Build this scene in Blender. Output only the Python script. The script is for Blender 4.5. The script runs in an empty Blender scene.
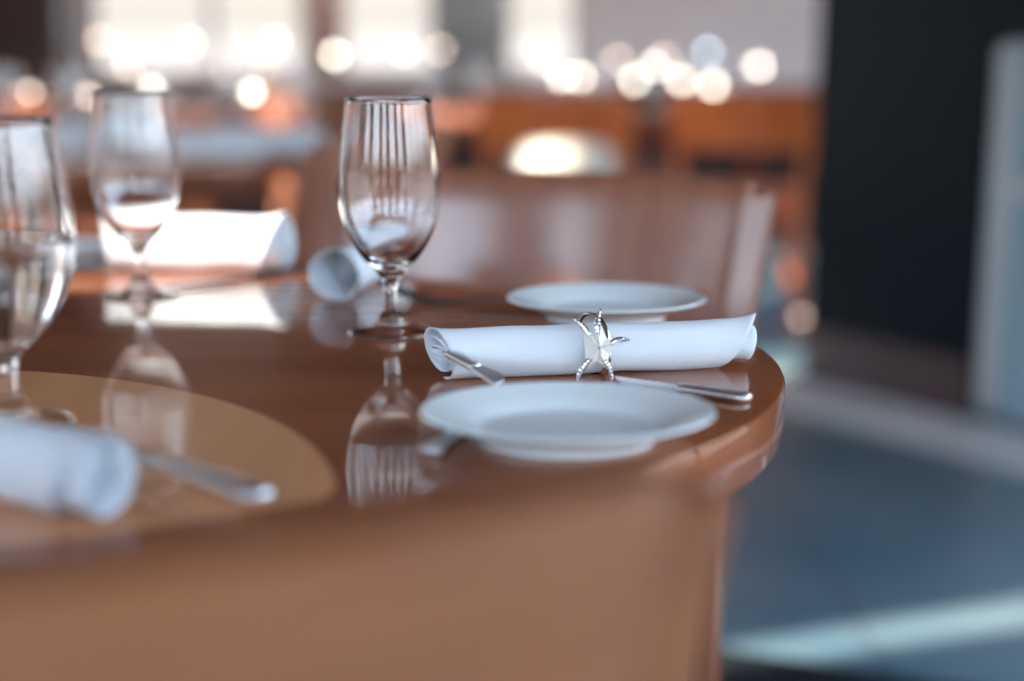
import bpy, bmesh, math, random
from mathutils import Vector, Matrix, noise
random.seed(7)
PI = math.pi
sc = bpy.context.scene
COL = sc.collection
TZ = 0.75                      # table height
CH = 0.97                      # camera height
F = 1422.0
PITCH = math.radians(11.5)

def ray(x, y):
    X = (x-512)/F; Y = (340.5-y)/F
    return Vector((X, math.cos(PITCH)+Y*math.sin(PITCH), -math.sin(PITCH)+Y*math.cos(PITCH)))
def at_z(x, y, z=TZ):
    d = ray(x, y); t = (z-CH)/d.z
    return Vector((d.x*t, d.y*t, z))
def at_y(x, y, Y):
    d = ray(x, y); t = Y/d.y
    return Vector((d.x*t, Y, CH+d.z*t))

# ------------------------------------------------------------------ materials
def newmat(name):
    m = bpy.data.materials.new(name); m.use_nodes = True
    nt = m.node_tree
    return m, nt, nt.nodes['Principled BSDF']
def plain(name, col, rough=.5, metal=0, coat=0, bump=0, bscale=200, var=.0, vscale=5):
    m, nt, b = newmat(name)
    b.inputs['Base Color'].default_value = (*col, 1)
    b.inputs['Roughness'].default_value = rough
    b.inputs['Metallic'].default_value = metal
    b.inputs['Coat Weight'].default_value = coat
    b.inputs['Coat Roughness'].default_value = .05
    tc = nt.nodes.new('ShaderNodeTexCoord')
    if var:
        n = nt.nodes.new('ShaderNodeTexNoise'); n.inputs['Scale'].default_value = vscale; n.inputs['Detail'].default_value = 5
        nt.links.new(tc.outputs['Object'], n.inputs['Vector'])
        r = nt.nodes.new('ShaderNodeValToRGB')
        r.color_ramp.elements[0].position = .3; r.color_ramp.elements[1].position = .7
        r.color_ramp.elements[0].color = (*[c*(1-var) for c in col], 1)
        r.color_ramp.elements[1].color = (*[min(1, c*(1+var)) for c in col], 1)
        nt.links.new(n.outputs['Fac'], r.inputs['Fac']); nt.links.new(r.outputs['Color'], b.inputs['Base Color'])
    if bump:
        n = nt.nodes.new('ShaderNodeTexNoise'); n.inputs['Scale'].default_value = bscale; n.inputs['Detail'].default_value = 3
        nt.links.new(tc.outputs['Object'], n.inputs['Vector'])
        bp = nt.nodes.new('ShaderNodeBump'); bp.inputs['Strength'].default_value = bump; bp.inputs['Distance'].default_value = .001
        nt.links.new(n.outputs['Fac'], bp.inputs['Height']); nt.links.new(bp.outputs['Normal'], b.inputs['Normal'])
    return m
def wood(name, dark, light, rough=.35, coat=1.0, coatr=.02, scale=3, stretch=(1, 9, 9)):
    m, nt, b = newmat(name)
    tc = nt.nodes.new('ShaderNodeTexCoord'); mp = nt.nodes.new('ShaderNodeMapping')
    mp.inputs['Scale'].default_value = stretch
    nt.links.new(tc.outputs['Object'], mp.inputs['Vector'])
    n = nt.nodes.new('ShaderNodeTexNoise'); n.inputs['Scale'].default_value = scale
    n.inputs['Detail'].default_value = 8; n.inputs['Distortion'].default_value = .6
    nt.links.new(mp.outputs['Vector'], n.inputs['Vector'])
    r = nt.nodes.new('ShaderNodeValToRGB')
    r.color_ramp.elements[0].position = .35; r.color_ramp.elements[1].position = .68
    r.color_ramp.elements[0].color = (*dark, 1); r.color_ramp.elements[1].color = (*light, 1)
    nt.links.new(n.outputs['Fac'], r.inputs['Fac']); nt.links.new(r.outputs['Color'], b.inputs['Base Color'])
    b.inputs['Roughness'].default_value = rough
    b.inputs['Coat Weight'].default_value = coat
    b.inputs['Coat Roughness'].default_value = coatr
    if coatr == 0: b.inputs['Specular IOR Level'].default_value = .05; b.inputs['Coat IOR'].default_value = 1.55
    return m
def glassmat(name, ior=1.5, col=(1, 1, 1), rough=0):
    m, nt, b = newmat(name)
    b.inputs['Base Color'].default_value = (*col, 1)
    b.inputs['Transmission Weight'].default_value = 1
    b.inputs['Roughness'].default_value = rough; b.inputs['IOR'].default_value = ior
    return m
def panemat(name):
    m, nt, b = newmat(name)
    nt.nodes.remove(b)
    t = nt.nodes.new('ShaderNodeBsdfTransparent'); t.inputs['Color'].default_value = (.97, .99, 1, 1)
    g = nt.nodes.new('ShaderNodeBsdfGlossy'); g.inputs['Roughness'].default_value = .02
    f = nt.nodes.new('ShaderNodeFresnel'); f.inputs['IOR'].default_value = 1.3
    x = nt.nodes.new('ShaderNodeMixShader')
    nt.links.new(f.outputs[0], x.inputs[0]); nt.links.new(t.outputs[0], x.inputs[1]); nt.links.new(g.outputs[0], x.inputs[2])
    nt.links.new(x.outputs[0], nt.nodes['Material Output'].inputs['Surface'])
    return m
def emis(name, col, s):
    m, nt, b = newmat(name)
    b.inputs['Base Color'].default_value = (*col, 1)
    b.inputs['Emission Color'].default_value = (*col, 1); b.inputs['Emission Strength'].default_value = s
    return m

M = dict(
    table=wood('lacquered table veneer', (.24, .068, .027), (.34, .108, .041), .4, 1, 0, 2.2, (1, 7, 7)),
    palewood=wood('pale centre wood', (.72, .33, .15), (.80, .40, .19), .4, 1, 0, 2.2, (7, 1, 7)),
    chair=wood('cherry chair wood', (.27, .078, .030), (.36, .115, .045), .38, .9, .2, 3, (9, 9, 1.2)),
    chairnear=wood('honey chair wood', (.245, .080, .026), (.31, .110, .036), .45, .3, .2, 3, (1.2, 9, 9)),
    orange=wood('orange chair wood', (.72, .165, .035), (.86, .23, .05), .35, .5, .15, 3, (9, 9, 1.2)),
    darkwood=wood('dark maroon wood', (.035, .011, .010), (.055, .017, .015), .45, .3, .2, 2, (9, 9, 1)),
    cloth=plain('white napkin linen', (.77, .84, .90), .85, bump=.25, bscale=900),
    china=plain('white glazed china', (.83, .93, .95), .25, coat=.6),
    steel=plain('polished steel', (.82, .85, .88), .34, 1),
    steelshade=plain('steel with shade in colour', (.15, .13, .125), .32, 1),  # steel darkened in colour, as if mirroring dark surroundings
    silver=plain('silver plating', (.80, .80, .82), .14, 1),
    pearl=plain('cream enamel', (.86, .85, .78), .22, coat=.8),
    crystal=plain('clear crystal stones', (.70, .72, .78), .06, .85),
    glass=glassmat('clear glass', 1.57),
    water=glassmat('water', 1.33),
    pane=panemat('window pane glass'),
    navy=plain('dark navy gloss paint', (.0009, .0045, .008), .5),
    doorblue=plain('pale blue door paint', (.30, .43, .50), .4),
    stile=plain('pale stile paint', (.55, .58, .58), .4),
    plaster=plain('pinkish plaster', (.86, .73, .70), .85, bump=.2, bscale=40, var=.05),
    ceil=plain('warm brown ceiling', (.25, .14, .10), .8, var=.06, vscale=2),
    frame=plain('window frame paint', (.80, .72, .64), .5),
    strip=plain('pale stone border', (.86, .89, .90), .4, var=.08, vscale=6),
    mat=plain('black rubber mat', (.006, .010, .014), .6),
    paper=plain('seat fabric', (.10, .07, .07), .9),
    glow=emis('bright glint glow', (1, .85, .71), 6.3),  # glow for globes added where the glasses would glint
    glow2=emis('dim glint glow', (1, .74, .60), 4.5),
    gloww=emis('pale blue glint glow', (.70, .86, 1), 5),
    glow3=emis('floor glint glow', (1, .72, .58), 9),
    umber=wood('umber wall panelling', (.085, .034, .020), (.13, .055, .032), .5, 0, .2, 2, (9, 9, 1)),
    cream=plain('cream cushion fabric', (.88, .82, .70), .8),
    thin=panemat('thin glint holder glass'),
    holdermetal=plain('bronze glint holder metal', (.2, .12, .08), .4, 1),
    curtain=plain('pinkish sheer curtain', (.85, .70, .62), .9),
    curtaingrey=plain('grey sheer curtain', (.62, .60, .57), .9),
    holder=glassmat('frosted holder glass', 1.45, (1, .97, .92), .25),
)
# floor: polished grey slate
def floormat():
    m, nt, b = newmat('polished grey slate')
    tc = nt.nodes.new('ShaderNodeTexCoord')
    n = nt.nodes.new('ShaderNodeTexNoise'); n.inputs['Scale'].default_value = 1.4; n.inputs['Detail'].default_value = 6
    nt.links.new(tc.outputs['Object'], n.inputs['Vector'])
    r = nt.nodes.new('ShaderNodeValToRGB')
    r.color_ramp.elements[0].position = .35; r.color_ramp.elements[1].position = .65
    r.color_ramp.elements[0].color = (.10, .19, .24, 1); r.color_ramp.elements[1].color = (.20, .28, .32, 1)
    nt.links.new(n.outputs['Fac'], r.inputs['Fac'])
    br = nt.nodes.new('ShaderNodeTexBrick'); br.inputs['Scale'].default_value = 1
    br.inputs['Brick Width'].default_value = .6; br.inputs['Row Height'].default_value = .6; br.inputs['Mortar Size'].default_value = .004
    br.offset = 0
    nt.links.new(tc.outputs['Object'], br.inputs['Vector'])
    nt.links.new(r.outputs['Color'], br.inputs['Color1']); nt.links.new(r.outputs['Color'], br.inputs['Color2'])
    br.inputs['Mortar'].default_value = (.08, .10, .11, 1)
    nt.links.new(br.outputs['Color'], b.inputs['Base Color'])
    b.inputs['Roughness'].default_value = .33
    return m
for k_ in ('curtain', 'curtaingrey'):
    nt_ = M[k_].node_tree; b_ = nt_.nodes['Principled BSDF']; tr = nt_.nodes.new('ShaderNodeBsdfTranslucent'); mx = nt_.nodes.new('ShaderNodeMixShader')
    tr.inputs['Color'].default_value = b_.inputs['Base Color'].default_value; mx.inputs[0].default_value = .6
    nt_.links.new(b_.outputs[0], mx.inputs[1]); nt_.links.new(tr.outputs[0], mx.inputs[2]); nt_.links.new(mx.outputs[0], nt_.nodes['Material Output'].inputs['Surface'])
M['chair'].node_tree.nodes['Principled BSDF'].inputs['Coat IOR'].default_value = 1.8
M['floor'] = floormat()
nb_ = M['navy'].node_tree.nodes['Principled BSDF']; nb_.inputs['Specular IOR Level'].default_value = .15

# ------------------------------------------------------------------ helpers
def link(name, bm, mat, parent=None, smooth=True, bevel=0, subsurf=0, solid=0, autos=None):
    me = bpy.data.meshes.new(name)
    bmesh.ops.recalc_face_normals(bm, faces=bm.faces[:])
    bm.to_mesh(me); bm.free()
    me.materials.append(M[mat])
    for p in me.polygons: p.use_smooth = smooth
    o = bpy.data.objects.new(name, me); COL.objects.link(o)
    if parent: o.parent = parent
    if solid:
        s = o.modifiers.new('s', 'SOLIDIFY'); s.thickness = solid; s.offset = -1
    if bevel:
        b = o.modifiers.new('b', 'BEVEL'); b.width = bevel; b.segments = 3; b.limit_method = 'ANGLE'
    if subsurf:
        s = o.modifiers.new('u', 'SUBSURF'); s.levels = subsurf; s.render_levels = subsurf
    return o
def empty(name, loc, rz=0):
    o = bpy.data.objects.new(name, None); COL.objects.link(o)
    o.location = loc; o.rotation_euler = (0, 0, rz); o.empty_display_size = .05
    return o
def tag(o, label, cat, group=None):
    o['label'] = label; o['category'] = cat
    if group: o['group'] = group
    return o
def struct(o): o['kind'] = 'structure'; return o
def copy_tree(o, parent=None):
    c = o.copy(); COL.objects.link(c)
    if parent: c.parent = parent
    for ch in list(KIDS.get(o.name, [])):
        cc = copy_tree(ch, c)
        KIDS.setdefault(c.name, []).append(cc)
    return c
KIDS = {}
def reg(root):
    for o in list(COL.objects):
        if o.parent == root and o not in KIDS.get(root.name, []):
            KIDS.setdefault(root.name, []).append(o); reg(o)
def box(bm, x0, x1, y0, y1, z0, z1, mtx=None):
    vs = [bm.verts.new((x, y, z)) for z in (z0, z1) for y in (y0, y1) for x in (x0, x1)]
    for f in ((0, 1, 3, 2), (4, 6, 7, 5), (0, 4, 5, 1), (2, 3, 7, 6), (0, 2, 6, 4), (1, 5, 7, 3)):
        bm.faces.new([vs[i] for i in f])
    if mtx is not None:
        for v in vs: v.co = mtx @ v.co
    return vs
def lathe(bm, prof, n=64, closed=False):
    rings = []
    for r, z in prof:
        if r < 1e-6: rings.append([bm.verts.new((0, 0, z))])
        else: rings.append([bm.verts.new((r*math.cos(2*PI*i/n), r*math.sin(2*PI*i/n), z)) for i in range(n)])
    pairs = list(zip(rings, rings[1:]))
    if closed: pairs.append((rings[-1], rings[0]))
    for a, b in pairs:
        for i in range(n):
            j = (i+1) % n
            if len(a) == 1 and len(b) == 1: continue
            if len(a) == 1: bm.faces.new((a[0], b[i], b[j]))
            elif len(b) == 1: bm.faces.new((a[i], a[j], b[0]))
            else: bm.faces.new((a[i], a[j], b[j], b[i]))
def smoothprof(pts, n=6):
    out = []
    P = [pts[0]]+list(pts)+[pts[-1]]
    for i in range(1, len(P)-2):
        p0, p1, p2, p3 = P[i-1:i+3]
        for k in range(n):
            t = k/n
            out.append(tuple(.5*((2*p1[a])+(-p0[a]+p2[a])*t+(2*p0[a]-5*p1[a]+4*p2[a]-p3[a])*t*t+(-p0[a]+3*p1[a]-3*p2[a]+p3[a])*t**3) for a in (0, 1)))
    out.append(pts[-1])
    return out
def tube(bm, pts, radii, n=10, cap=True, flat=1.0, up=Vector((0, 0, 1))):
    rings = []
    for i, p in enumerate(pts):
        p = Vector(p)
        a = Vector(pts[max(i-1, 0)]); b = Vector(pts[min(i+1, len(pts)-1)])
        t = (b-a).normalized()
        s = t.cross(up)
        if s.length < 1e-4: s = Vector((1, 0, 0))
        s.normalize(); u = s.cross(t).normalized()
        r = radii[i] if isinstance(radii, (list, tuple)) else radii
        rr = r if isinstance(r, tuple) else (r, r*flat)
        rings.append([bm.verts.new(p+s*rr[0]*math.cos(2*PI*k/n)+u*rr[1]*math.sin(2*PI*k/n)) for k in range(n)])
    for a, b in zip(rings, rings[1:]):
        for k in range(n):
            j = (k+1) % n
            bm.faces.new((a[k], a[j], b[j], b[k]))
    if cap:
        bm.faces.new(rings[0][::-1]); bm.faces.new(rings[-1])
def prism(bm, pts, z0, z1):
    a = [bm.verts.new((x, y, z0)) for x, y in pts]; b = [bm.verts.new((x, y, z1)) for x, y in pts]
    bm.faces.new(a[::-1]); bm.faces.new(b)
    n = len(pts)
    for i in range(n):
        j = (i+1) % n
        bm.faces.new((a[i], a[j], b[j], b[i]))

# ------------------------------------------------------------------ setting
XL, XR, YB, YF, HC = -2.85, 3.2, 7.0, -2.6, 3.0
HEAD = 1.5; HL = 2.25
bm = bmesh.new(); box(bm, XL-.2, XR+.2, YF-.2, YB+.2, -.1, 0); struct(link('floor', bm, 'floor', smooth=False))
bm = bmesh.new(); box(bm, XL-.2, XR+.2, YF-.2, YB+.2, HC, HC+.1); struct(link('ceiling', bm, 'ceil', smooth=False))
def wall(name, axis, pos, lo, hi, openings, mat, t=.18, z1=HC):
    """axis 'x': wall plane at y=pos running along x; 'y': plane at x=pos running along y"""
    bm = bmesh.new()
    def b(a0, a1, z0, zz):
        if a1-a0 < 1e-4 or zz-z0 < 1e-4: return
        if axis == 'x': box(bm, a0, a1, pos, pos+t, z0, zz)
        else: box(bm, pos, pos+t, a0, a1, z0, zz)
    cur = lo
    for a0, a1, z0, zz in sorted(openings):
        b(cur, a0, 0, z1); b(a0, a1, 0, z0); b(a0, a1, zz, z1); cur = a1
    b(cur, hi, 0, z1)
    return struct(link(name, bm, mat, smooth=False))
wn = [0]
def window(axis, pos, a0, a1, z0, z1, nm, t=.18, fw=.045, mat='frame', hbar=None):
    wn[0] += 1
    bm = bmesh.new()
    c = pos+t/2
    def b(p0, p1, q0, q1, th=.03):
        if axis == 'x': box(bm, p0, p1, c-th, c+th, q0, q1)
        else: box(bm, c-th, c+th, p0, p1, q0, q1)
    b(a0, a1, z0, z0+fw); b(a0, a1, z1-fw, z1); b(a0, a0+fw, z0+fw, z1-fw); b(a1-fw, a1, z0+fw, z1-fw)
    for i in range(1, nm):
        m = a0+(a1-a0)*i/nm; b(m-fw/2, m+fw/2, z0+fw, z1-fw)
    if hbar: b(a0+fw, a1-fw, hbar-.02, hbar+.02, .02)
    f = struct(link('window_%d' % wn[0], bm, mat, smooth=False))
    bm = bmesh.new()
    if axis == 'x': box(bm, a0+fw/2, a1-fw/2, c-.004, c+.004, z0+fw/2, z1-fw/2)
    else: box(bm, c-.004, c+.004, a0+fw/2, a1-fw/2, z0+fw/2, z1-fw/2)
    # one flat pane
    g = link('window_pane', bm, 'pane', f, smooth=False)
    return f
# far wall: dark below the sill, windows above
bx0, bx1 = -2.05, .34
wall('wall_back', 'x', YB, XL-.2, XR+.2, [(bx0, bx1, .84, HEAD)], 'plaster')
window('x', YB, bx0, bx1, .84, HEAD, 4)
bm = bmesh.new(); box(bm, XL, XR, YB-.03, YB, 0, .80); struct(link('trim_1', bm, 'darkwood', smooth=False))
bm = bmesh.new(); box(bm, XL, -2.08, YB-.30, YB-.03, 0, HC); struct(link('trim_2', bm, 'darkwood', smooth=False))
def curtain(x0, x1, mat, label):
    bm = bmesh.new(); n = 60; a = []
    for i in range(n+1):
        x = x0+(x1-x0)*i/n; y = YB-.09+.022*math.sin(i*1.25)
        a.append((bm.verts.new((x, y, .86)), bm.verts.new((x, y, HEAD+.05))))
    for p, q in zip(a, a[1:]): bm.faces.new((p[0], q[0], q[1], p[1]))
    tag(link('curtain', bm, mat, solid=.002), label, 'curtain')
curtain(at_y(300, 20, YB-.09).x, at_y(345, 20, YB-.09).x, 'curtain', 'pinkish curtain panel over the far window above the middle glass, left one')
curtain(at_y(430, 20, YB-.09).x, at_y(510, 20, YB-.09).x, 'curtaingrey', 'grey curtain panel over the far window, right of the middle glass')
bm = bmesh.new(); box(bm, -2.08, XR, YB-.10, YB, HEAD+.36, HC); box(bm, XL, XR, YB-.16, YB-.10, HEAD+.80, HEAD+.92); struct(link('trim_4', bm, 'umber', smooth=False))
# left wall, out of view; its slit windows are shaped to place sun patches
wall('wall_left', 'y', XL-.18, YF-.2, YB+.2, [(-2.0, -1.0, .5, 2.7), (.325, .57, .5, HL), (.86, 1.08, .5, HL), (2.8, 3.3, .5, 2.3), (3.9, 5.9, .5, 2.3)], 'plaster')
window('y', XL-.18, -2.0, -1.0, .5, 2.7, 1)
window('y', XL-.18, 0.325, .57, .5, HL, 1)
window('y', XL-.18, .86, 1.08, .5, HL, 1)
window('y', XL-.18, 2.8, 3.3, .5, 2.3, 1)
window('y', XL-.18, 3.9, 5.9, .5, 2.3, 2)
# wall behind the camera, mostly glazed
wall('wall_front', 'x', YF-.18, XL-.2, XR+.2, [(-2.6, -1.2, .3, 2.8), (-.8, -.1, .3, 2.8), (.3, 1.3, .3, 2.8), (1.75, 2.9, .3, 2.8)], 'darkwood')
for a0, a1 in ((-2.6, -1.2), (-.8, -.1), (.3, 1.3), (1.75, 2.9)):
    window('x', YF-.18, a0, a1, .3, 2.8, 1, fw=.06)
wall('wall_right', 'y', XR, YF-.2, YB+.2, [(-2.2, 3.1, .3, 2.8), (4.4, 6.8, .5, 2.7)], 'plaster')
window('y', XR, -2.2, 3.1, .3, 2.8, 4, fw=.07)

window('y', XR, 4.4, 6.8, .5, 2.7, 2, fw=.07)  # unseen window, added to bring sky light to the far tables
# dark partition on the right with a pale half-height door
A = Vector((.885, 4.2, 0)); B = Vector((1.36, 3.55, 0)); D = (B-A).normalized()
ang = math.atan2(D.y, D.x)
ds = min((abs((A.x+D.x*k/500)/((A.y+D.y*k/500)*.98+.47*.2)-(981-512)/F), k/500) for k in range(600))[1]
mt = Matrix.Translation(A) @ Matrix.Rotation(ang, 4, 'Z')
L1 = at_z(981, 413, 0)
bm = bmesh.new()
box(bm, 0, ds, 0, .14, 0, HC, mt)
box(bm, ds, 2.0, 0, .14, 1.0, HC, mt)
box(bm, 1.35, 2.0, 0, .14, 0, 1.0, mt)
struct(link('wall_partition', bm, 'navy', smooth=False))
bm = bmesh.new(); box(bm, ds, 1.35, .04, .10, .01, 1.0, mt); dr = struct(link('door_1', bm, 'doorblue', smooth=False))
bm = bmesh.new(); box(bm, ds, ds+.06, .015, .04, .03, 0.985, mt); box(bm, ds+.06, 1.3, .015, .04, .60, .64, mt)
link('door_stile', bm, 'stile', dr, smooth=False, bevel=.003)
bm = bmesh.new(); box(bm, 0, ds, -.012, 0, 0, .16, mt); struct(link('baseboard_right', bm, 'darkwood', smooth=False))
# pale strip on the floor, following the partition
bm = bmesh.new(); box(bm, -.35, 2.4, -.34, -.03, 0, .003, mt); struct(link('trim_3', bm, 'strip', smooth=False))

# ------------------------------------------------------------------ tables
EA, EB = .75, .50
def ell(n, a=EA, b=EB): return [(a*math.cos(2*PI*i/n), b*math.sin(2*PI*i/n)) for i in range(n)]
def make_table():
    t = empty('dining_table', (-.557, 1.01, 0))
    bm = bmesh.new(); n = 160; h = .04
    h = .040
    prof = [(-.10, TZ-h), (-.004, TZ-h), (-.0012, TZ-h+.0012), (0, TZ-h+.004), (0, TZ-.004), (-.0012, TZ-.0012), (-.004, TZ), (-.05, TZ)]
    rings = []
    for off, z in prof:
        rings.append([bm.verts.new(((EA+off)*math.cos(2*PI*i/n), (EB+off)*math.sin(2*PI*i/n), z)) for i in range(n)])
    for a, b in zip(rings, rings[1:]):
        for i in range(n):
            j = (i+1) % n; bm.faces.new((a[i], a[j], b[j], b[i]))
    bm.faces.new(rings[0][::-1]); bm.faces.new(rings[-1])
    tt = link('tabletop', bm, 'table', t)
    tt.data.set_sharp_from_angle(angle=math.radians(40))
    # paler rounded panel, flush with the top
    cx, cy, R = -.424+.56, .648-1.01, .335
    pts = []
    for i in range(120):
        th = 2*PI*i/120; d = Vector((math.cos(th), math.sin(th)))
        k = R
        while ((cx+d.x*k)/(EA*.9))**2+((cy+d.y*k)/(EB*.9))**2 > 1: k -= .004
        pts.append((cx+d.x*k, cy+d.y*k))
    bm = bmesh.new(); prism(bm, pts, TZ-.002, TZ+.0002)
    link('pale_panel', bm, 'palewood', t, smooth=False)
    bm = bmesh.new()
    o1 = ell(64, EA-.16, EB-.14)
    prism(bm, o1, TZ-.10, TZ-.041)
    link('apron', bm, 'table', t, smooth=False)
    for sx, sy in ((1, 0), (-1, 0), (0, 1), (0, -1)):
        bm = bmesh.new()
        x, y = sx*(EA-.090), sy*(EB-.075)
        w = .032
        vs = box(bm, x-w, x+w, y-w, y+w, 0, TZ-.041)
        for v in vs:
            if v.co.z < .1: v.co.x = x*.985+(v.co.x-x)*.75; v.co.y = y*.985+(v.co.y-y)*.75
        link('leg', bm, 'table', t, smooth=False, bevel=.006)
    return t
table = make_table()
tag(table, 'glossy reddish-brown oval dining table in the foreground, set with plates, napkins and stemmed glasses', 'table')
reg(table)
def place(src, loc, rz, label, cat, group=None):
    o = copy_tree(src); o.location = loc; o.rotation_euler = (0, 0, rz)
    o['label'] = label; o['category'] = cat
    if group: o['group'] = group
    elif 'group' in o: del o['group']
    return o
T2 = (-1.13, 3.2, 0); T3 = (.30, 5.75, 0); T4 = (-1.32, 5.6, 0)
place(table, T2, .12, 'blurred brown table behind the bright napkin on the left, laid with pale napkins', 'table')
place(table, T3, 0, 'orange-brown far table right of centre in front of the pinkish wall', 'table')
place(table, T4, 0, 'farthest table at the upper left below the bright windows', 'table')

# ------------------------------------------------------------------ chairs
CT = .835
def make_chair(wm, name='dining_chair', z0=.60, th=.026):
    c = empty(name, (0, 0, 0))
    def P(u, z, k):       # u -1..1 across, k 0 front 1 back
        f = (z-.46)/(CT-.46)
        w = .205+.035*f
        x = u*w
        y = -.205-.085*f-.045*(1-u*u) - k*th
        return Vector((x, y, z))
    # back panel
    bm = bmesh.new(); nu, nz = 22, 8
    g = [[[bm.verts.new(P(-1+2*i/nu, z0+(CT-z0)*j/nz, k)) for j in range(nz+1)] for i in range(nu+1)] for k in (0, 1)]
    for i in range(nu):
        for j in range(nz):
            bm.faces.new((g[0][i][j], g[0][i+1][j], g[0][i+1][j+1], g[0][i][j+1]))
            bm.faces.new((g[1][i][j], g[1][i][j+1], g[1][i+1][j+1], g[1][i+1][j]))
    for i in range(nu):
        bm.faces.new((g[0][i][nz], g[0][i+1][nz], g[1][i+1][nz], g[1][i][nz]))
        bm.faces.new((g[0][i][0], g[1][i][0], g[1][i+1][0], g[0][i+1][0]))
    for j in range(nz):
        bm.faces.new((g[0][0][j], g[0][0][j+1], g[1][0][j+1], g[1][0][j]))
        bm.faces.new((g[0][nu][j], g[1][nu][j], g[1][nu][j+1], g[0][nu][j+1]))
    link('backrest', bm, wm, c, bevel=.005)
    for s in (-1, 1):     # rear legs run up beside the panel
        bm = bmesh.new()
        zs = [0, .25, .46, .60, .72, CT-.012]
        rings = []
        for z in zs:
            f = (z-.46)/(CT-.46)
            q = P(s, max(z, .46), 0); 
            if z < .46: q = P(s, .46, 0)+Vector((0, -.10*(1-z/.46)**1.5, z-.46))
            cx = q.x + s*.008
            rings.append([bm.verts.new((cx+dx*.016, q.y-.013+dy*.018, z)) for dx, dy in ((-1, -1), (1, -1), (1, 1), (-1, 1))])
        for a, b in zip(rings, rings[1:]):
            for k in range(4): bm.faces.new((a[k], a[(k+1) % 4], b[(k+1) % 4], b[k]))
        bm.faces.new(rings[0][::-1]); bm.faces.new(rings[-1])
        link('leg', bm, wm, c, smooth=False, bevel=.004)
        bm = bmesh.new()
        vs = box(bm, s*.195-.018, s*.195+.018, .185, .221, 0, .43)
        for v in vs:
            if v.co.z < .1: v.co.x = s*.2+(v.co.x-s*.195)*.7; v.co.y = .205+(v.co.y-.203)*.7
        link('leg', bm, wm, c, smooth=False, bevel=.004)
    bm = bmesh.new()
    pts = []
    for i in range(40):
        th2 = 2*PI*i/40; cs, sn = math.cos(th2), math.sin(th2)
        pts.append((.23*math.copysign(abs(cs)**.45, cs), .225*math.copysign(abs(sn)**.45, sn)+.01))
    prism(bm, pts, .43, .465); link('seat', bm, wm, c, smooth=False, bevel=.008)
    bm = bmesh.new()
    box(bm, -.18, .18, .19, .21, .37, .43); box(bm, -.18, .18, -.20, -.18, .37, .43)
    box(bm, -.205, -.185, -.18, .19, .37, .43); box(bm, .185, .205, -.18, .19, .37, .43)
    link('seat_frame', bm, wm, c, smooth=False)
    return c
chA = make_chair('chair', z0=.49); reg(chA)
def setchair(c, mid, face, label, group=None):
    """put the chair so that the middle of its backrest top is at mid, facing direction angle"""
    off = Vector((0, -.335, 0)); off.rotate(Matrix.Rotation(face-PI/2, 3, 'Z'))
    c.location = (mid[0]-off.x, mid[1]-off.y, 0); c.rotation_euler = (0, 0, face-PI/2)
    tag(c, label, 'chair', group)
setchair(chA, (.046, 1.635), math.radians(-111), 'reddish-brown chair tucked at the far side of the table behind the plates')
chN = make_chair('chairnear', th=.036); reg(chN)
setchair(chN, (-.170, .362), math.radians(107), 'closest chair, its honey-brown backrest blurred across the bottom of the picture')
chO = make_chair('orange', z0=.63); reg(chO)
setchair(chO, (.80, 5.0), math.radians(80), 'blurred orange wooden chair beside the dark partition, with open gap under its backrest')
def chair2(mid, face, label, src=None):
    c = copy_tree(src or chO); setchair(c, mid, math.radians(face), label); return c
chair2((.15, 4.70), 95, 'blurred orange chair standing left of the one beside the dark partition')
chair2((-.62, 4.75), 75, 'blurred brown chair above the tall middle glass, left of the other far chairs', chA)
chair2((-.18, 2.4), 160, 'blurred brown chair behind the foreground table, seen nearly edge-on behind the middle glass', chA)
chair2((-1.35, 4.50), 92, 'blurred brown chair on the near side of the farthest left table', chA)
chair2((-1.75, 4.05), -80, 'blurred chair at the back of the table with pale napkins, far left', chA)

# ------------------------------------------------------------------ crockery
def make_plate():
    R = .085
    prof = [(0, .0035), (.044, .0035), (.046, 0), (.0505, 0), (.052, .004), (.060, .0075), (.074, .0125), (R-.001, .0165), (R, .0176),
            (R-.0012, .0185), (R-.004, .0180), (.074, .0158), (.062, .0120), (.056, .0095), (.050, .0072), (.040, .0066), (0, .0066)]
    bm = bmesh.new(); lathe(bm, smoothprof(prof, 4), 96)
    bmesh.ops.remove_doubles(bm, verts=bm.verts[:], dist=1e-6)
    return link('side_plate', bm, 'china')
plate = make_plate()
q = at_z(567.5, 409.5, TZ+.0176); plate.location = (q.x, q.y, TZ); plate.scale = (1.0, .80, 1)
tag(plate, 'white round plate nearest the camera, in front of the ringed napkin', 'plate')
def cp(src, loc, rz, label, cat, group=None):
    return place(src, loc, rz, label, cat, group)
q = at_z(606, 297, TZ+.0176); pb = cp(plate, (q.x, q.y, TZ), 0, 'white round plate behind the ringed napkin, before the red-brown chair', 'plate')
pb.scale = (.985, .84, 1)
q = at_z(52, 262); cp(plate, (q.x, q.y, TZ), 0, 'blurred pale plate seen through the water glass stems at far left', 'plate')

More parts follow.
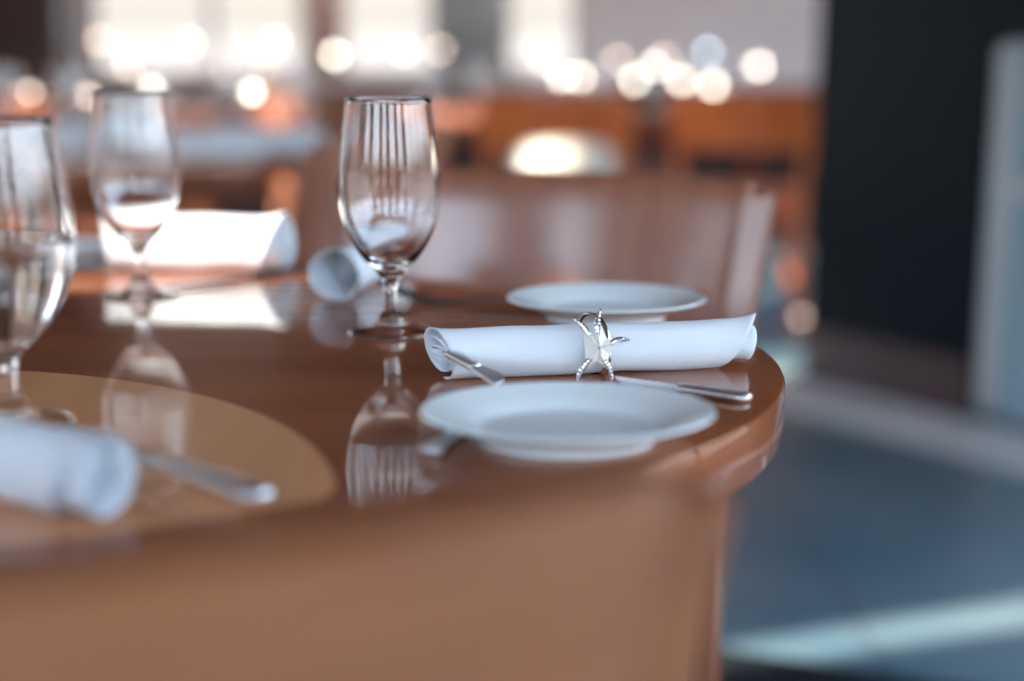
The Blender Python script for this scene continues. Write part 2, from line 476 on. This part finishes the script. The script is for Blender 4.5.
# goblets
outer = [(0, .0), (.022, .0), (.0338, .0006), (.0342, .0016), (.0325, .0027), (.024, .0038), (.0155, .0050), (.0120, .0066), (.0112, .0100), (.0108, .0140), (.0078, .0172), (.0057, .021), (.0054, .028), (.0054, .036),
         (.0066, .042), (.0088, .047), (.0150, .054), (.0235, .064), (.0310, .076), (.0365, .090), (.0396, .104), (.0404, .118), (.0398, .136), (.0378, .155), (.0352, .174), (.0334, .190)]
inner = [(.0324, .1903), (.0341, .174), (.0366, .155), (.0385, .136), (.0391, .118), (.0383, .104), (.0352, .090), (.0296, .0775), (.0220, .0665), (.0130, .0590), (.006, .0562), (0, .0555)]
def inner_r(h):
    for (r0, z0), (r1, z1) in zip(inner, inner[1:]):
        if z1 <= h <= z0: return r1+(r0-r1)*(h-z1)/(z0-z1)
    return 0
def make_goblet(name='stemmed_glass'):
    bm = bmesh.new()
    lathe(bm, smoothprof(outer, 3)+[(.0330, .1908)]+smoothprof(inner, 3), 80)
    bmesh.ops.remove_doubles(bm, verts=bm.verts[:], dist=1e-6)
    return link(name, bm, 'glass')
g1 = make_goblet(); g1.location = (-.096, 1.115, TZ); g1.scale = (1, 1, .968)
tag(g1, 'empty stemmed glass in the middle, standing left of the ringed napkin', 'glass')
cp(g1, (-.341, 1.291, TZ), 0, 'empty stemmed glass at the left, in front of the sunlit bright napkin', 'glass')
# glass with water: Empty with parts
q = at_z(12, 426); g3 = empty('water_glass', (q.x, q.y, TZ)); g3.scale = (1.06, 1.06, .955)
gb = copy_tree(g1)
for k in ('label', 'category', 'group'):
    if k in gb: del gb[k]
gb.name = 'glass_bowl'; gb.parent = g3; gb.location = (0, 0, 0); gb.scale = (1, 1, 1)
lvl = .118
wp = [(0, .0553)]+[(r+.0002, z) for r, z in reversed(smoothprof(inner, 3)) if .0556 < z < lvl]+[(inner_r(lvl)+.0002, lvl), (inner_r(lvl)-.003, lvl-.0006), (0, lvl-.0006)]
bm = bmesh.new(); lathe(bm, wp, 64); bmesh.ops.remove_doubles(bm, verts=bm.verts[:], dist=1e-6)
o = link('water', bm, 'water', g3); o['label'] = 'clear water filling half the glass'
tag(g3, 'stemmed glass half full of water, cut by the left edge of the picture', 'glass')

# ------------------------------------------------------------------ napkins
def make_napkin(name, L, r, turns=4, flap=True, wr=.0012, seed=0, n=150, m=70, rin=.28, flare=0.0):
    bm = bmesh.new(); rows = []
    th_end = 1.5*PI; th0 = th_end-2*PI*turns
    for i in range(n+1):
        t = i/n; th = th0+(th_end-th0)*t
        rho = r*(rin+(1-rin)*t)
        rem = th_end-th
        ue = L/2; us = -L/2
        if flap and rem < PI:
            k = 1-rem/PI; ue = L/2+.003-.032*k
        else:
            ue = L/2-.001+.0018*math.sin(th*1.3+seed)
        us = -L/2+.0018*math.sin(th*.9+seed*2)+.006*(1-t)
        if flap: us += .020*max(0, .5-.5*math.cos(th-PI*.12)*-1*-1)*(.4+.6*t)
        row = []
        for j in range(m+1):
            s = j/m; x = us+(ue-us)*s
            rr = rho*(1+.0)
            ns = noise.noise(Vector((x*22+seed, math.cos(th)*1.2, math.sin(th)*1.2)))
            rr += wr*ns*(.4+.6*t)
            e = max(0, (abs(x)-(L/2-.02))/.02)
            rr += flare*e*e*(1 if x < 0 else .4)*t
            if flap and rem < PI and rem > .45*PI:
                rr += .003*max(0, (x-(L/2-.03))/.03)**2
            y = rr*math.cos(th); z = rr*math.sin(th)*.97
            z = max(z, -r*.93)      # the underside flattens on the table
            row.append(bm.verts.new((x, y, z+r*.93)))
        rows.append(row)
    for a, b in zip(rows, rows[1:]):
        for j in range(m): bm.faces.new((a[j], a[j+1], b[j+1], b[j]))
    o = link(name, bm, 'cloth', solid=.0009)
    return o
def lay(o, p, q):
    """lay along from point p (left, ground) to q (right, ground)"""
    m = (p+q)/2; d = q-p
    o.location = (m.x, m.y, TZ); o.rotation_euler = (0, 0, math.atan2(d.y, d.x))
pL, pR = Vector((-.0605, .946, 0)), Vector((.1705, .989, 0))
n1 = make_napkin('rolled_napkin', (pR-pL).length, .0195, 3, True, .0017, 1, flare=.003, rin=.12)
lay(n1, pL, pR)
n1.location.y += .004
tag(n1, 'white rolled napkin held by the starfish ring, in focus', 'napkin')
nang = n1.rotation_euler.z
# second roll, seen end on
n2 = make_napkin('rolled_napkin', .18, .0235, 4, False, .0015, 3, flare=.004, rin=.15)
lay(n2, Vector((-.1625, 1.27, 0)), Vector((-.125, 1.447, 0)))
tag(n2, 'white rolled napkin seen end-on just behind the middle glass', 'napkin')
n3 = make_napkin('rolled_napkin', .24, .0225, 4, True, .0015, 5, flare=.002)
e3 = at_z(96, 527); lay(n3, e3+Vector((-.195, .130, 0)), e3+Vector((0, .012, 0)))
tag(n3, 'pale rolled napkin blurred at the lower left edge of the table', 'napkin')
n4 = make_napkin('rolled_napkin', .20, .031, 4, True, .002, 8, flare=.004)
lay(n4, Vector((-.425, 1.462, 0)), Vector((-.232, 1.44, 0)))
tag(n4, 'brightly sunlit white napkin glowing behind the left glass', 'napkin')
q = at_z(210, 226)

# starfish napkin ring
def make_ring():
    r0 = .0195
    c = empty('starfish_napkin_ring', (0, 0, 0))
    bm = bmesh.new()
    n, m = 48, 8; rings = []
    for i in range(n):
        a = 2*PI*i/n; R = r0+.0028
        ring = []
        for k in range(m):
            b = 2*PI*k/m
            rr = R+.0011*math.cos(b); ring.append(bm.verts.new((.0024*math.sin(b), rr*math.cos(a)*.98, max(rr*math.sin(a)+r0*.93, .0002))))
        rings.append(ring)
    for i in range(n):
        a, b = rings[i], rings[(i+1) % n]
        for k in range(m): bm.faces.new((a[k], a[(k+1) % m], b[(k+1) % m], b[k]))
    o = link('ring_band', bm, 'silver', c); o.rotation_euler = (0, 0, math.radians(22)); o.location = (.001, 0, 0)
    # star in local XZ plane facing -Y, then leaned back to face the camera
    s = .982/1422
    tips = [(-24, 30), (5, 39), (33, 7), (13, -34), (-22, -33)]     # px offsets from the body centre
    cen = Vector((0, -(r0+.0045), .0215))
    tilt = Matrix.Rotation(math.radians(-14), 4, 'X')
    W = Matrix.Translation(cen) @ tilt
    # body: domed five-point star with ridges
    bm = bmesh.new()
    top = bm.verts.new(W @ Vector((0, -.0052, 0)))
    bot = bm.verts.new(W @ Vector((0, .002, 0)))
    ring = []
    for i, (tx, tz) in enumerate(tips):
        a = math.atan2(tz, tx)
        nx, nz = tips[(i+1) % 5]; b = math.atan2(nz, nx)
        while b > a: b -= 2*PI
        mid = (a+b)/2
        ring.append(bm.verts.new(W @ Vector((0.0165*math.cos(a), -.0012, 0.0165*math.sin(a)))))
        ring.append(bm.verts.new(W @ Vector((.0092*math.cos(mid), -.0004, .0092*math.sin(mid)))))
    for i in range(10):
        j = (i+1) % 10
        bm.faces.new((top, ring[i], ring[j])); bm.faces.new((bot, ring[j], ring[i]))
    link('star_body', bm, 'pearl', c, smooth=False, bevel=.0005)
    bm = bmesh.new()
    for i in (0, 2, 4, 6, 8): pass
    # silver ridge wires along the body
    for (tx, tz) in tips:
        a = math.atan2(tz, tx)
        tube(bm, [W @ Vector((0, -.0054, 0)), W @ Vector((0.0165*math.cos(a), -.0018, 0.0165*math.sin(a)))], [.00035, .0003], 6)
    link('ridge_wires', bm, 'silver', c)
    for (tx, tz) in tips:
        v = Vector((tx*s, 0, tz*s)); Ln = v.length; d = v.normalized(); sd = Vector((-d.z, 0, d.x))
        bm = bmesh.new(); pts = []; rad = []
        bend = .0018*(1 if tx > 0 else -1)
        for k in range(9):
            t = k/8; dd = .0085+(Ln-.0085)*t
            p = d*dd+sd*bend*math.sin(t*PI)+Vector((0, -.0010+.0016*t, 0))
            pts.append(W @ p); rad.append(.0027*(math.sin(PI*(.18+.80*t)))**.6*(1-.35*t))
        tube(bm, pts, [(r, r*.55) for r in rad], 10, up=Vector((0, 1, 0)))
        arm = link('arm', bm, 'silver', c)
        bm = bmesh.new()
        for k in range(7):
            t = (k+.5)/7; idx = t*8; i0 = int(idx); fr = idx-i0
            p = pts[i0].lerp(pts[min(i0+1, 8)], fr)
            rr = rad[i0]
            for sg in ((-1, 1) if rr > .0016 else (0,)):
                q = p+(W.to_3x3() @ (sd*sg*rr*.5))+(W.to_3x3() @ Vector((0, -rr*.45, 0)))
                bmesh.ops.create_icosphere(bm, subdivisions=1, radius=.0010, matrix=Matrix.Translation(q))
        st = link('crystals', bm, 'crystal', arm, smooth=False)
    return c
ring = make_ring()
u = Vector((math.cos(nang), math.sin(nang), 0))
ctr = n1.location
tpx = at_y(591, 347, .965)
k = (tpx.x-ctr.x)/u.x
ring.location = (ctr.x+u.x*k, ctr.y+u.y*k, TZ+.0005); ring.rotation_euler = (0, 0, nang-.04)
tag(ring, 'silver starfish napkin ring with cream centre and crystal arms around the rolled napkin', 'napkin ring')

# ------------------------------------------------------------------ cutlery
def make_knife(L=.19, mt='steel'):
    c = empty('table_knife', (0, 0, 0))
    bm = bmesh.new(); n = 10
    pts = [(-L/2+L*.5*i/n, 0, .0035) for i in range(n+1)]
    rad = [((.0048+.0028*(1-i/n)**1.5)*(.55 if i == 0 else 1), (.0030+.0004*(1-i/n))*(.6 if i == 0 else 1)) for i in range(n+1)]
    tube(bm, pts, rad, 12); link('handle', bm, mt, c)
    bm = bmesh.new()
    m = 14; up, lo = [], []
    for i in range(m+1):
        t = i/m; x = L*.5*t
        w0 = -.004-.001*t; w1 = .005+.004*math.sin(PI*min(t*1.1, 1))*.9
        if t > .8: w1 = w1*(1-((t-.8)/.2)**2*.9)+w0*((t-.8)/.2)**2*.9
        up.append((x, w1)); lo.append((x, w0))
    prism(bm, lo+up[::-1], .0026, .0044); link('blade', bm, mt, c, smooth=False)
    return c
def make_fork(L=.18):
    c = empty('table_fork', (0, 0, 0))
    bm = bmesh.new(); n = 12; pts = []; rad = []
    for i in range(n+1):
        t = i/n; x = -L/2+L*.62*t
        pts.append((x, 0, .0026+.0075*math.sin(PI*min(1, t*.62+.38))**1.2*t)); rad.append((.0068-.0040*t**.6 if i else .004, .0022))
    tube(bm, pts, rad, 10); link('handle', bm, 'steelshade', c)
    bm = bmesh.new()
    x0 = -L/2+L*.62; z0 = pts[-1][2]
    def zc(s): return z0*(1-s)**2*(1-s)+.0018*s+.019*s**2.2
    pl = []
    for i in range(7):
        s = i/6*.45; x = x0+L*.38*s; w = .0022+.0095*min(1, (s/.25))**1.3
        pl.append((x, w, zc(s)))
    rows = []
    for x, w, z in pl: rows.append([bm.verts.new((x, y, zz)) for y, zz in ((-w, z-.0014), (w, z-.0014), (w, z+.0014), (-w, z+.0014))])
    for a, b in zip(rows, rows[1:]):
        for k in range(4): bm.faces.new((a[k], a[(k+1) % 4], b[(k+1) % 4], b[k]))
    bm.faces.new(rows[0][::-1]); bm.faces.new(rows[-1])
    for q in range(4):
        y = -.0088+.00587*q
        tube(bm, [(x0+L*.38*(.44+.56*i/8), y, zc(.44+.56*i/8)) for i in range(9)], [(.0019*(1-.3*i/8), .0015) for i in range(9)], 8)
    link('tines', bm, 'steelshade', c)
    return c
kn = make_knife(.10); reg(kn)
def layc(c, p, q, z=0, label='', cat='knife', tilt=0):
    m = (p+q)/2; d = q-p
    c.location = (m.x, m.y, TZ+z); c.rotation_euler = (0, tilt, math.atan2(d.y, d.x))
    tag(c, label, cat)
# handle end at right beside the near plate
ka = at_z(750, 403); layc(kn, ka, ka+(at_z(650, 389)-ka).normalized()*.10, 0, 'steel knife lying behind the nearest plate, its end showing at the right table edge')
k7 = make_knife(.072); reg(k7)
p0 = at_z(451, 352, .7705); p1 = at_z(500, 383, .7635)
dv = (p1-p0).normalized(); mid = p0+dv*.036
k7.location = mid-Vector((0, 0, .0035)); k7.rotation_euler = (0, math.asin(-dv.z), math.atan2(dv.y, dv.x))
tag(k7, 'slim silver butter knife handle resting on the open left end of the ringed napkin', 'knife')
fk = make_fork(.175); reg(fk)
k4 = make_knife(.19); reg(k4); k4.scale = (1, 1.3, 1.3)
layc(k4, at_z(262, 516), at_z(262, 516)+(at_z(140, 474)-at_z(262, 516)).normalized()*.185, .006, 'steel knife with rounded handle beside the blurred lower-left napkin')
f2 = fk
fc = at_z(424, 306); layc(f2, fc+Vector((.135, -.006, 0)), fc+Vector((-.040, .020, 0)), 0, 'steel fork coloured dark as in shade, lying left of the back plate', 'fork')
k5 = make_knife(.19, 'steelshade')
layc(k5, at_z(310, 271), at_z(190, 287), 0, 'steel knife lying in front of the sunlit napkin')
k6 = make_knife(.07); reg(k6)
layc(k6, at_z(431, 456), at_z(431, 456)+Vector((.022, .06, 0)), 0, 'small steel spreader poking out left of the nearest plate')

# ------------------------------------------------------------------ far table settings
nb = make_napkin('rolled_napkin', .26, .034, 3, True, .002, 11, n=60, m=24)
def farnap(x, y, depth, rz, label):
    o = nb if not farnap.used else copy_tree(nb)
    farnap.used = True
    xx = (x-512)/F*depth
    o.location = (xx, depth, TZ+.0005); o.rotation_euler = (0, 0, rz); tag(o, label, 'napkin')
farnap.used = False
farnap(205, 0, 2.95, .1, 'blurred pale blue-white napkin behind the left glass, on the second table')
farnap(268, 0, 3.05, -.3, 'blurred pale blue-white napkin at the right end of the second table')
farnap(30, 0, 3.1, .3, 'blurred pale napkin above the water glass at the left edge')
farnap(110, 0, 3.35, -.1, 'blurred pale napkin on the second table, behind the top of the left glass')
farnap(520, 0, 5.36, .2, 'blurred cream napkin on the far right-hand table')
for i, (x, dpt, lab) in enumerate([(75, 3.2, 'blurred goblet on the second table beside the dark post'), (12, 3.35, 'blurred goblet at the upper left corner'),
        (160, 3.3, 'blurred goblet above the left glass'), (235, 3.35, 'blurred goblet upper left, right of the left glass'),
        (300, 3.3, 'blurred goblet at the right end of the second table')]):
    cp(g1, ((x-512)/F*dpt, dpt, TZ), 0, lab, 'glass')
for i, (x, dpt, lab) in enumerate([(430, 5.7, 'blurred far goblet directly above the middle glass'), (480, 5.6, 'blurred far goblet right of the middle glass rim'),
        (545, 5.8, 'blurred far goblet at left of the row of bright discs'), (600, 5.5, 'blurred far goblet in the middle of the bright discs'),
        (665, 5.9, 'blurred far goblet before the pinkish wall'), (735, 5.7, 'blurred far goblet at the right end of the far table')]):
    cp(g1, ((x-512)/F*dpt, dpt, TZ), 0, lab, 'glass')
q = cp(plate, (.33, 5.62, TZ), 0, 'blurred pale plate on the far right-hand table', 'plate')

# glowing globes on stems, added in place of sun glints on the far glasses
def glint_stand_in(x, y, Y, rad, mat, label, floor=False):
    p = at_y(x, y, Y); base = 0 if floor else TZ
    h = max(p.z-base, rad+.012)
    c = empty('floor_glint_stand_in' if floor else 'stemmed_glint_stand_in', (p.x, Y, base))
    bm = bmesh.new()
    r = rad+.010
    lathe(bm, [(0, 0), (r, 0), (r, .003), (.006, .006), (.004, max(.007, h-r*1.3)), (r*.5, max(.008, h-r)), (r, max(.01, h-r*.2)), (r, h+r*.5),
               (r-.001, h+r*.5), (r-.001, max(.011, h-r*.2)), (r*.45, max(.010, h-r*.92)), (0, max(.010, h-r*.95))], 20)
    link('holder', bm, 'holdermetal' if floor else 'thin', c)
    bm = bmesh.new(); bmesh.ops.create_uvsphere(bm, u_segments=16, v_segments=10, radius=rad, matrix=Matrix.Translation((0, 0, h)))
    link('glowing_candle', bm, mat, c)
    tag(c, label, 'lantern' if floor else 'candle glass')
GLINTS = [
 (100, 40, 5.5, .012, 'glow2', 'glint stand-in glowing as the leftmost dim disc above the left glass'),
 (190, 43, 5.6, .014, 'glow2', 'glint stand-in glowing as a dim disc above and right of the left glass'),
 (152, 88, 3.35, .010, 'glow', 'glint stand-in glowing right above the rim of the left glass'),
 (252, 92, 3.3, .011, 'glow', 'glint stand-in glowing lowest between the left and the middle glass'),
 (275, 42, 5.7, .015, 'glow2', 'glint stand-in glowing dimly high between the left and the middle glass'),
 (264, 66, 5.3, .009, 'glow2', 'small glint stand-in glowing faintly between the left and the middle glass'),
 (335, 55, 5.4, .016, 'glow', 'glint stand-in glowing as a lone bright disc above and left of the middle glass'),
 (128, 66, 5.5, .013, 'glow2', 'glint stand-in glowing dimly over the left glass, second dim disc from the left'),
 (222, 76, 5.2, .011, 'glow2', 'glint stand-in glowing dimly up and left of the lowest disc'),
 (30, 92, 3.5, .008, 'glow2', 'glint stand-in glowing faintly at the upper left beside the dark post'),
 (405, 52, 5.75, .014, 'glow2', 'glint stand-in glowing dimly behind the rim of the middle glass'),
 (440, 50, 6.0, .013, 'glow2', 'glint stand-in glowing dimly just right of the middle glass'),
 (90, 96, 3.45, .008, 'glow2', 'glint stand-in glowing faintly left of the rim of the left glass'),
 (655, 66, 5.85, .015, 'glow', 'glint stand-in glowing pale between the two bright pairs of discs'),
 (545, 62, 5.6, .014, 'glow2', 'glint stand-in glowing as the first dim disc of the cluster left of centre row'),
 (562, 76, 5.5, .017, 'glow', 'glint stand-in glowing bright, second in the row of discs counted from the left'),
 (580, 77, 5.75, .016, 'glow', 'glint stand-in glowing bright, third in the row of discs counted from the left'),
 (618, 60, 5.9, .013, 'glow2', 'glint stand-in glowing dimly at the top left of the middle pair of discs'),
 (635, 80, 5.6, .016, 'glow', 'glint stand-in glowing in the middle of the row of discs'),
 (664, 58, 6.0, .013, 'glow2', 'glint stand-in glowing dimly above the right-hand bright discs'),
 (682, 80, 5.6, .017, 'glow', 'glint stand-in glowing bright just left of the whitest disc'),
 (713, 85, 5.5, .018, 'glow', 'glint stand-in glowing as the whitest disc of the row'),
 (708, 52, 6.0, .013, 'gloww', 'glint stand-in glowing pale blue above the whitest disc'),
 (759, 66, 5.7, .017, 'glow', 'glint stand-in glowing as the last round disc at the right end of the row'),
]
for x, y, Y, rad, mat, lab in GLINTS: glint_stand_in(x, y, Y, rad, mat, lab)
glint_stand_in(801, 320, 4.75, .014, 'glow3', 'small low light on the floor left of the dark partition, farther of two', True)  # glowing ball added in place of a sunlit metal glint near the floor
glint_stand_in(807, 331, 4.55, .014, 'glow3', 'small low light on the floor left of the dark partition, nearer of two', True)

# round stool with cream cushion
st = empty('round_stool', (.16, 4.42, 0))
bm = bmesh.new(); lathe(bm, smoothprof([(0, .585), (.13, .585), (.15, .60), (.158, .635), (.148, .67), (.11, .695), (0, .70)], 3), 40); link('cushion', bm, 'cream', st)
bm = bmesh.new(); lathe(bm, [(0, .56), (.14, .56), (.14, .585), (0, .585)], 32); link('seat', bm, 'orange', st, smooth=False)
for a in range(4):
    cs, sn = math.cos(a*PI/2+.6), math.sin(a*PI/2+.6)
    bm = bmesh.new(); tube(bm, [(cs*.17, sn*.17, 0), (cs*.10, sn*.10, .56)], .014, 10); link('leg', bm, 'orange', st)
tag(st, 'blurred round stool with cream cushion behind the red-brown chair, below the row of discs', 'stool')

# black ribbed mat at the bottom of the picture
m0 = at_z(728, 654, 0); m1 = at_z(900, 681, 0)
dd = (m1-m0).normalized(); am = math.atan2(dd.y, dd.x)
mm = Matrix.Translation(m0) @ Matrix.Rotation(am, 4, 'Z')
bm = bmesh.new(); box(bm, -.6, .9, -.7, 0, 0, .008, mm)
for i in range(30): box(bm, -.6, .9, -.02-.023*i, -.008-.023*i, .008, .012, mm)
tag(link('floor_mat', bm, 'mat', smooth=False), 'black ribbed floor mat at the bottom edge right of the near chair', 'mat')

# ------------------------------------------------------------------ light
w = bpy.data.worlds.new('World'); sc.world = w; w.use_nodes = True
nt = w.node_tree; bg = nt.nodes['Background']
tc = nt.nodes.new('ShaderNodeTexCoord'); sp = nt.nodes.new('ShaderNodeSeparateXYZ')
nt.links.new(tc.outputs['Generated'], sp.inputs[0])
r = nt.nodes.new('ShaderNodeValToRGB'); e = r.color_ramp.elements
e[0].position = 0.0; e[0].color = (.20, .18, .17, 1)
e[1].position = 1; e[1].color = (.22, .42, .80, 1)
x = e.new(.02); x.color = (.135, .12, .105, 1)
x = e.new(.07); x.color = (.20, .18, .16, 1)
x = e.new(.16); x.color = (.84, .92, 1.0, 1)
x = e.new(.30); x.color = (.72, .88, 1.1, 1)
nt.links.new(sp.outputs['Z'], r.inputs['Fac']); nt.links.new(r.outputs['Color'], bg.inputs['Color'])
bg.inputs['Strength'].default_value = 3.2
sl = bpy.data.lights.new('sun', 'SUN'); sl.energy = 9; sl.angle = math.radians(1.0); sl.color = (1, .88, .74)
so = bpy.data.objects.new('sun', sl); COL.objects.link(so)
el = math.radians(25)
tosun = Vector((-math.cos(el)*.94, -math.cos(el)*.3412, math.sin(el)))
so.rotation_euler = tosun.to_track_quat('Z', 'Y').to_euler(); so.location = (-3, 8, 4)

# ------------------------------------------------------------------ camera
cam = bpy.data.cameras.new('camera'); co = bpy.data.objects.new('camera', cam); COL.objects.link(co)
cam.lens = 50; cam.sensor_width = 36; cam.clip_start = .02; cam.clip_end = 200
co.location = (0, 0, CH); co.rotation_euler = (PI/2-PITCH, 0, 0)
cam.dof.use_dof = True; cam.dof.focus_distance = 1.0; cam.dof.aperture_fstop = 1.6
sc.camera = co
sc.view_settings.view_transform = 'Standard'; sc.view_settings.look = 'None'
sc.view_settings.gamma = 1; sc.view_settings.use_curve_mapping = False
sc.view_settings.exposure = 1.16
cy = sc.cycles
cy.use_adaptive_sampling = False
cy.use_denoising = True
cy.max_bounces = 14; cy.transmission_bounces = 12; cy.transparent_max_bounces = 12; cy.glossy_bounces = 6; cy.diffuse_bounces = 4
cy.sample_clamp_indirect = 6; cy.blur_glossy = .5
